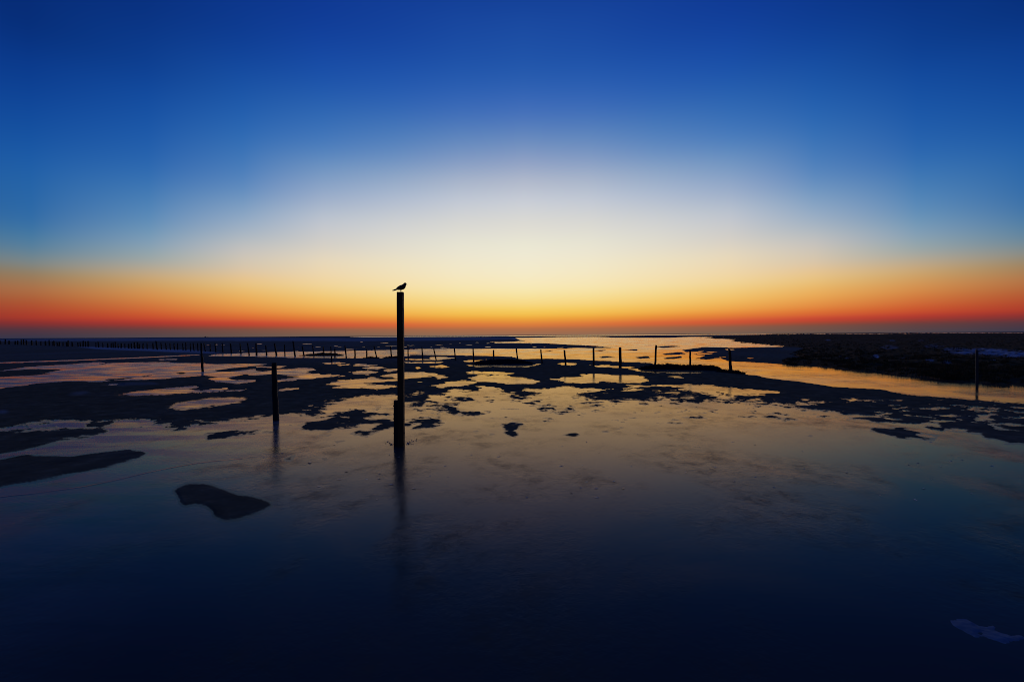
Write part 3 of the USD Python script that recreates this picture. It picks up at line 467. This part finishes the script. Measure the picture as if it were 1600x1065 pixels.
FL = [(610, 541, 612, 559.5, 1.9, 'slightly leaning'), (584.5, 541, 589, 560.2, 1.9, 'strongly leaning'), (572.9, 545, 573.1, 559.6, 1.9, 'short upright'), (554.5, 546, 554.9, 559, 2.2, 'short thick'), (539.1, 539.3, 541, 559, 1.9, 'tall leaning'),
      (523.2, 544.2, 523.3, 558, 1.9, 'short upright'), (505, 540.8, 506.4, 556.2, 1.6, 'slim leaning'), (488.4, 540, 490.6, 556.5, 1.6, 'slim leaning'), (472.3, 540.8, 475.2, 556.4, 1.8, 'left-leaning'), (458, 533, 461, 556.7, 2.1, 'tallest leaning'),
      (444.5, 538.2, 445.2, 556.7, 1.6, 'slim upright'), (429.1, 536.3, 432.1, 555.5, 2.3, 'thick leaning'), (415.2, 539.3, 416.7, 555.3, 2.0, 'short'), (399.8, 536, 401, 555.3, 2.1, 'thick'), (386.7, 536, 389.3, 555, 1.9, 'leaning'), (375, 536, 376.5, 553, 1.8, 'slim'),
      (360, 535.9, 361.9, 552, 1.9, 'slightly leaning'), (347.3, 535.9, 348.4, 550.7, 1.7, 'slim'), (336, 536, 337.5, 550.6, 1.7, 'slim'), (328.1, 537, 328.9, 549.6, 1.5, 'thin')]
for k, (a, b, c_, d, w_, look) in enumerate(FL):
    post('fence_post', a, b, c_, d, w_, f'{look} fence post, {ORD[k]} to the left of the tall bird post', 'fence post', GF, 50 + k)
FF = [(318.7, 536, 321, 549.3, 1.5), (308.6, 535.8, 309.7, 548.9, 1.5), (301.8, 535.8, 303.3, 548.7, 1.6), (297.3, 536, 298, 549, 1.3), (290.2, 534.8, 290.6, 547.9, 1.5), (285.3, 536, 286.4, 547.5, 1.6), (277.4, 536, 277.6, 547, 1.5), (271.8, 535.9, 272.9, 546.8, 1.6),
      (265.4, 536, 266.5, 546.8, 1.5), (258.7, 536, 260.2, 546.4, 1.6), (251.5, 535.5, 252.6, 546, 1.5), (243.6, 532.5, 245.9, 546.6, 2.0), (239, 536, 239.8, 545.8, 2.0), (229.8, 535.9, 230.2, 545.5, 1.6)]
for k, (a, b, c_, d, w_) in enumerate(FF):
    post('fence_post', a, b, c_, d, w_, ('small dark fence post just right of the lone nearer post at left' if k == 0 else f'small dark fence post, {ORD[k - 1]} to the left of the lone nearer post at left'), 'fence post', GF, 80 + k)
FX = [.8, 8.3, 14.3, 24, 27.8, 33.4, 37.5, 42, 50, 57, 64, 71.3, 77.3, 83, 85, 90, 93, 98.7, 104.7, 106.6, 113, 122, 126, 130, 134, 138, 150, 154.3, 161, 168.6, 173.8, 177.2, 180.6, 185, 189.6, 195.6, 201.2, 205.7, 210.6, 215, 218, 223.5]
for k, x in enumerate(FX):
    base = 537.6 + (x / 224) * 7.6; g = np.random.default_rng(900 + k); hh = (7.6 + 1.8 * x / 224) * g.uniform(.72, 1.12)
    post('fence_post', x + g.uniform(-.9, .2), base - hh, x, base, g.uniform(1.3, 2.0), 'tiny dark fence post in the crowded far left stretch of the row', 'fence post', 'tiny posts at the far left end of the fence row', 120 + k)

# ------------------------------------------------------------------ the tall post with its shorter side timber
def timber(w, d, h, z0=-0.5, seed=0, chamfer=0.009):
    """A squared beam with worn corners and a slightly uneven surface."""
    g = np.random.default_rng(seed); c = chamfer
    ring = np.array([(-w / 2 + c, -d / 2), (w / 2 - c, -d / 2), (w / 2, -d / 2 + c), (w / 2, d / 2 - c), (w / 2 - c, d / 2), (-w / 2 + c, d / 2), (-w / 2, d / 2 - c), (-w / 2, -d / 2 + c)])
    zs = np.concatenate([np.linspace(z0, h - 0.015, 26), [h]]); v = []
    for k, z in enumerate(zs):
        s = 0.93 if k == len(zs) - 1 else 1.0
        v.append(np.column_stack([ring * s * (1 + g.normal(0, 0.006, (8, 1))) + g.normal(0, 0.0012, 2), np.full(8, z) + (g.normal(0, .003, 8) if s < 1 else 0)]))
    v = np.vstack(v + [[v[-1].mean(0)]]); f = []
    for k in range(len(zs) - 1):
        for s in range(8):
            i, j = k * 8 + s, k * 8 + (s + 1) % 8
            f += [(i, j, j + 8), (i, j + 8, i + 8)]
    top = (len(zs) - 1) * 8
    f += [(top + s, top + (s + 1) % 8, len(v) - 1) for s in range(8)]
    return v, np.array(f)
D0 = gp(627, 696.8)[1]
def shear(v, xb, xt, h): v = v.copy(); v[:, 0] += (xt - xb) * np.clip(v[:, 2] / h, -.2, 1.2); return v
base = gp(627.2, 696.8); top = at_depth(625.5, 456.3, D0); H1 = float(top[2])
tp = thing('tall_post', 'tall squared timber post with a bird on top, standing in the ice', 'post', (base[0], base[1], 0))
v, f = timber(9.3 / FPX * D0, 0.16, H1, seed=3); obj('main_timber', (shear(v, 0, top[0] - base[0], H1), f), timber_mat, tp, smooth=25)
s_b, s_t = gp(619.6, 696.8), at_depth(619.4, 625, D0); H2 = float(s_t[2])
v, f = timber(6.7 / FPX * D0, 0.15, H2, seed=4); v = shear(v, 0, s_t[0] - s_b[0], H2); v[:, 0] += s_b[0] - base[0] - 0.001; v[:, 1] += 0.004
tag(obj('side_timber', (v, f), tarred_mat, tp, smooth=25), 'shorter darker timber bolted to the left side of the post')
for z in (0.35, 0.75, 1.1):
    c = trimesh.creation.cylinder(0.016, 0.03, sections=8); c.apply_transform(trimesh.transformations.rotation_matrix(math.pi / 2, [0, 1, 0])); c.apply_translation([s_b[0] - base[0] - 3.35 / FPX * D0 - 0.008, 0, z]); obj('bolt', c, iron_mat, tp)
    c = trimesh.creation.cylinder(0.014, 0.02, sections=8); c.apply_transform(trimesh.transformations.rotation_matrix(math.pi / 2, [0, 1, 0])); c.apply_translation([(top[0] - base[0]) * z / H1 + 4.65 / FPX * D0 + 0.006, 0, z]); obj('bolt', c, iron_mat, tp)
# ice pushed up around the foot
def shard(g, size):
    p = g.normal(0, 1, (9, 3)) * [size, size * .7, size * .28]; m = trimesh.convex.convex_hull(p)
    m.apply_transform(trimesh.transformations.euler_matrix(*g.uniform(-.5, .5, 2), g.uniform(0, 6.28))); return m
g = np.random.default_rng(5); k = 0
for (x, y, n_, sz) in ((612, 693.5, 9, .022), (606, 690.5, 6, .018), (638, 693.5, 8, .022), (643, 690, 7, .02), (648, 687.5, 6, .018), (652, 685.5, 4, .014)):
    for _ in range(n_):
        q_ = gp(x + g.normal(0, 2.5), y + g.normal(0, .9)); m = shard(g, sz * .75); m.apply_translation([q_[0], q_[1], 0.008]); obj('ice_shard', m, broken_mat, ice)

# small flakes frozen onto the ice
g = np.random.default_rng(15)
for _ in range(70):
    q_ = gp(g.uniform(420, 1560), 690 + 95 * g.uniform() ** 1.4); m = shard(g, g.uniform(.010, .024)); m.apply_scale([1.5, 1.0, .45]); m.apply_translation([q_[0], q_[1], .003]); obj('ice_shard', m, broken_mat, ice)

# ------------------------------------------------------------------ the bird
import manifold3d as m3
def chain(js, scale_y=1.0, refine=0.006, smooth=12):
    """js: lists of (x, y, z, r): each list is a limb, its joints hulled pairwise."""
    sph = lambda j: m3.Manifold.sphere(j[3], 20).translate(tuple(map(float, j[:3])))
    out = None
    for limb in js:
        for a, b in zip(limb[:-1], limb[1:]):
            h = m3.Manifold.batch_hull([sph(a), sph(b)]); out = h if out is None else out + h
    out = out.refine_to_length(refine); mm = out.to_mesh()
    t = trimesh.Trimesh(np.array(mm.vert_properties[:, :3]), np.array(mm.tri_verts)); t.merge_vertices()
    if smooth: trimesh.smoothing.filter_taubin(t, iterations=smooth)
    t.vertices[:, 1] *= scale_y
    return t
fx = at_depth(626.6, 456.0, D0)
bird = thing('bird', 'black crow-like bird perched on top of the tall post, facing right', 'bird', (fx[0], fx[1], H1 - 0.002))
body = chain([[(-.098, 0, .094, .033), (-.06, 0, .108, .050), (-.01, 0, .124, .065), (.044, 0, .138, .068), (.075, 0, .163, .058), (.092, 0, .192, .046), (.106, 0, .221, .036), (.114, 0, .226, .034)],
              [(-.05, 0, .09, .02), (-.015, 0, .075, .022)], [(-.015, .022, .09, .03), (-.002, .02, .066, .016)], [(-.015, -.022, .09, .03), (.012, -.02, .066, .016)]], 0.92)
obj('body', body, feather_mat, bird, smooth=True)
# tail: five overlapping feathers
for k, dy in enumerate((-.02, -.01, 0, .01, .02)):
    pts_ = np.array([(-.075, dy * .5, .092 + .004 * (2 - abs(k - 2))), (-.16, dy * .9, .066), (-.228 + abs(k - 2) * .008, dy * 1.15, .050)])
    fe = chain([[(*pts_[0], .019), (*pts_[1], .017), (*pts_[2], .011)]], 1.0, .01, 4); fe.vertices[:, 2] = pts_[0][2] + (fe.vertices[:, 2] - pts_[0][2]); obj('tail_feather', fe, feather_mat, bird, smooth=True)
for sgn in (-1, 1):
    w1 = chain([[(.065, 0, .162, .036), (.0, 0, .130, .044), (-.07, 0, .098, .024), (-.145, 0, .072, .010), (-.168, 0, .064, .006)]], 1.0, .006, 8)
    w1.vertices[:, 1] = w1.vertices[:, 1] * .34 + sgn * (.052 - .14 * np.clip(-.01 - w1.vertices[:, 0], 0, 1) ** 1.0 * .9); obj('wing', w1, feather_mat, bird, smooth=True)
hb = trimesh.util.concatenate([chain([[(.132, 0, .219, .014), (.156, 0, .209, .009), (.168, 0, .201, .0034)]], .75, .004, 3)])
obj('beak', hb, beak_mat, bird, smooth=True)
for sgn in (-1, 1):
    e = trimesh.creation.icosphere(2, .0042); e.apply_translation([.124, sgn * .0285, .234]); obj('eye', e, beak_mat, bird, smooth=True)
    x0, y0 = (.004, -.018) if sgn < 0 else (-.008, .018)
    leg = chain([[(x0, y0, .062, .009), (x0 - .006, y0, .036, .006), (x0 + .002, y0, .007, .006)]] +
                [[(x0 + .002, y0, .007, .004), (x0 + .002 + .028 * math.cos(a), y0 + .028 * math.sin(a), .0065, .0032), (x0 + .002 + .037 * math.cos(a), y0 + .037 * math.sin(a), .003, .0016)] for a in (-.4, 0, .4, math.pi)], 1.0, .004, 2)
    obj('leg', leg, beak_mat, bird, smooth=True)

# ------------------------------------------------------------------ snow, a crack in the ice, and the far ship
def patch(name, px, z, mat, label=None, category=None, parent=None, seed=0, kind=None):
    c_ = [gp(*p)[:2] for p in px]; p = sg.Polygon(c_).buffer(0)
    p = p.buffer(.04).buffer(-.04)
    if p.geom_type != 'Polygon': p = max(p.geoms, key=lambda q: q.area)
    x0, y0, x1, y1 = p.bounds; st = max((x1 - x0), (y1 - y0)) / 70
    xs, ys = np.meshgrid(np.arange(x0 - st, x1 + 2 * st, st), np.arange(y0 - st, y1 + 2 * st, st))
    d = shapely.distance(shapely.points(xs, ys), p.boundary) * np.where(shapely.contains_xy(p, xs, ys), 1, -1)
    nn = meshkit.fbm(np.stack([xs, ys, 0 * xs], -1) * 9, 4, seed) - 0.5
    h = np.clip(d / .12 + nn * 1.3, -1, 1) * z + nn * z * .4
    i = np.arange(xs.size).reshape(xs.shape); ok = h > -z * .9
    cl = ok[:-1, :-1] | ok[1:, 1:] | ok[1:, :-1] | ok[:-1, 1:]
    q = np.stack([i[:-1, :-1], i[:-1, 1:], i[1:, 1:], i[1:, :-1]], -1)[cl]; u_, iv = np.unique(q, return_inverse=True)
    m = obj(name, (np.stack([xs.ravel(), ys.ravel(), h.ravel()], 1)[u_], iv.reshape(-1, 4)), mat, parent, smooth=True)
    return tag(m, label, category, kind=kind)
patch('snow_patch', Z4(1300, 860, [(1020, 610), (1080, 570), (1160, 580), (1230, 615), (1330, 600), (1400, 640), (1440, 700), (1580, 710), (1620, 740), (1550, 760), (1450, 775), (1370, 760), (1280, 700), (1160, 685), (1060, 650)], 5.327), .008, thin_snow_mat,
      'faint bluish patch of snow on the dark ice in the bottom right corner', 'snow patch', seed=71)
ck = np.array([gp(x, y)[:2] for x, y in ((-60, 786), (0, 776), (60, 770.5), (120, 762), (175, 751), (230, 738.5), (290, 726.5), (340, 719), (385, 715))])
tt = np.linspace(0, len(ck) - 1, 160); cx, cy = np.interp(tt, range(len(ck)), ck[:, 0]), np.interp(tt, range(len(ck)), ck[:, 1])
cx, cy = ndimage.gaussian_filter1d(cx, 4), ndimage.gaussian_filter1d(cy, 4)
cy = cy + (meshkit.noise(np.stack([cx * 2, cy * 0, cx * 0], -1), 3) - .5) * .12
tn = np.stack([np.gradient(cx), np.gradient(cy)], 1); tn /= np.linalg.norm(tn, axis=1, keepdims=True); nm = np.stack([-tn[:, 1], tn[:, 0]], 1)
vv = []
for o, z in ((-.05, -.002), (-.012, .0035), (.012, .0035), (.05, -.002)):
    vv.append(np.column_stack([cx + nm[:, 0] * o, cy + nm[:, 1] * o, np.full(len(cx), z) * (.6 + .8 * meshkit.noise(np.stack([cx * 6, cy, 0 * cx], -1), 8))]))
vv = np.stack(vv, 1); i = np.arange(vv.shape[0] * 4).reshape(-1, 4)
obj('ice_ridge', (vv.reshape(-1, 3), np.stack([i[:-1, :-1], i[:-1, 1:], i[1:, 1:], i[1:, :-1]], -1).reshape(-1, 4)[:, ::-1]), ice_mat, ice, smooth=True)

sp = at_depth(322, 525, 3600); kx = 3600 / FPX
ship = thing('ship', 'tiny dark ship silhouette far away on the horizon at left', 'ship', (sp[0], 3600, 0))
hull = trimesh.creation.extrude_polygon(sg.Polygon([(-14, 0), (13, 0), (16.5, 3.2), (15.5, 3.2), (8, 2.4), (-14.5, 2.4)]), 6, engine='earcut'); hull.apply_transform(trimesh.transformations.rotation_matrix(math.pi / 2, [1, 0, 0])); hull.apply_translation([0, 3, .5])
obj('hull', hull, ship_mat, ship)
b1 = trimesh.creation.box([8, 4.5, 4]); b1.apply_translation([-7, 0, 4.9]); b2 = trimesh.creation.box([4, 4, 2.2]); b2.apply_translation([-6, 0, 8.0]); obj('deckhouse', trimesh.util.concatenate([b1, b2]), ship_mat, ship)
mst = trimesh.creation.cylinder(.25, 8, sections=8); mst.apply_translation([6, 0, 6.8]); obj('mast', mst, ship_mat, ship)
tag(dome, 'clear twilight sky from deep blue to orange glow', 'sky', kind='structure')
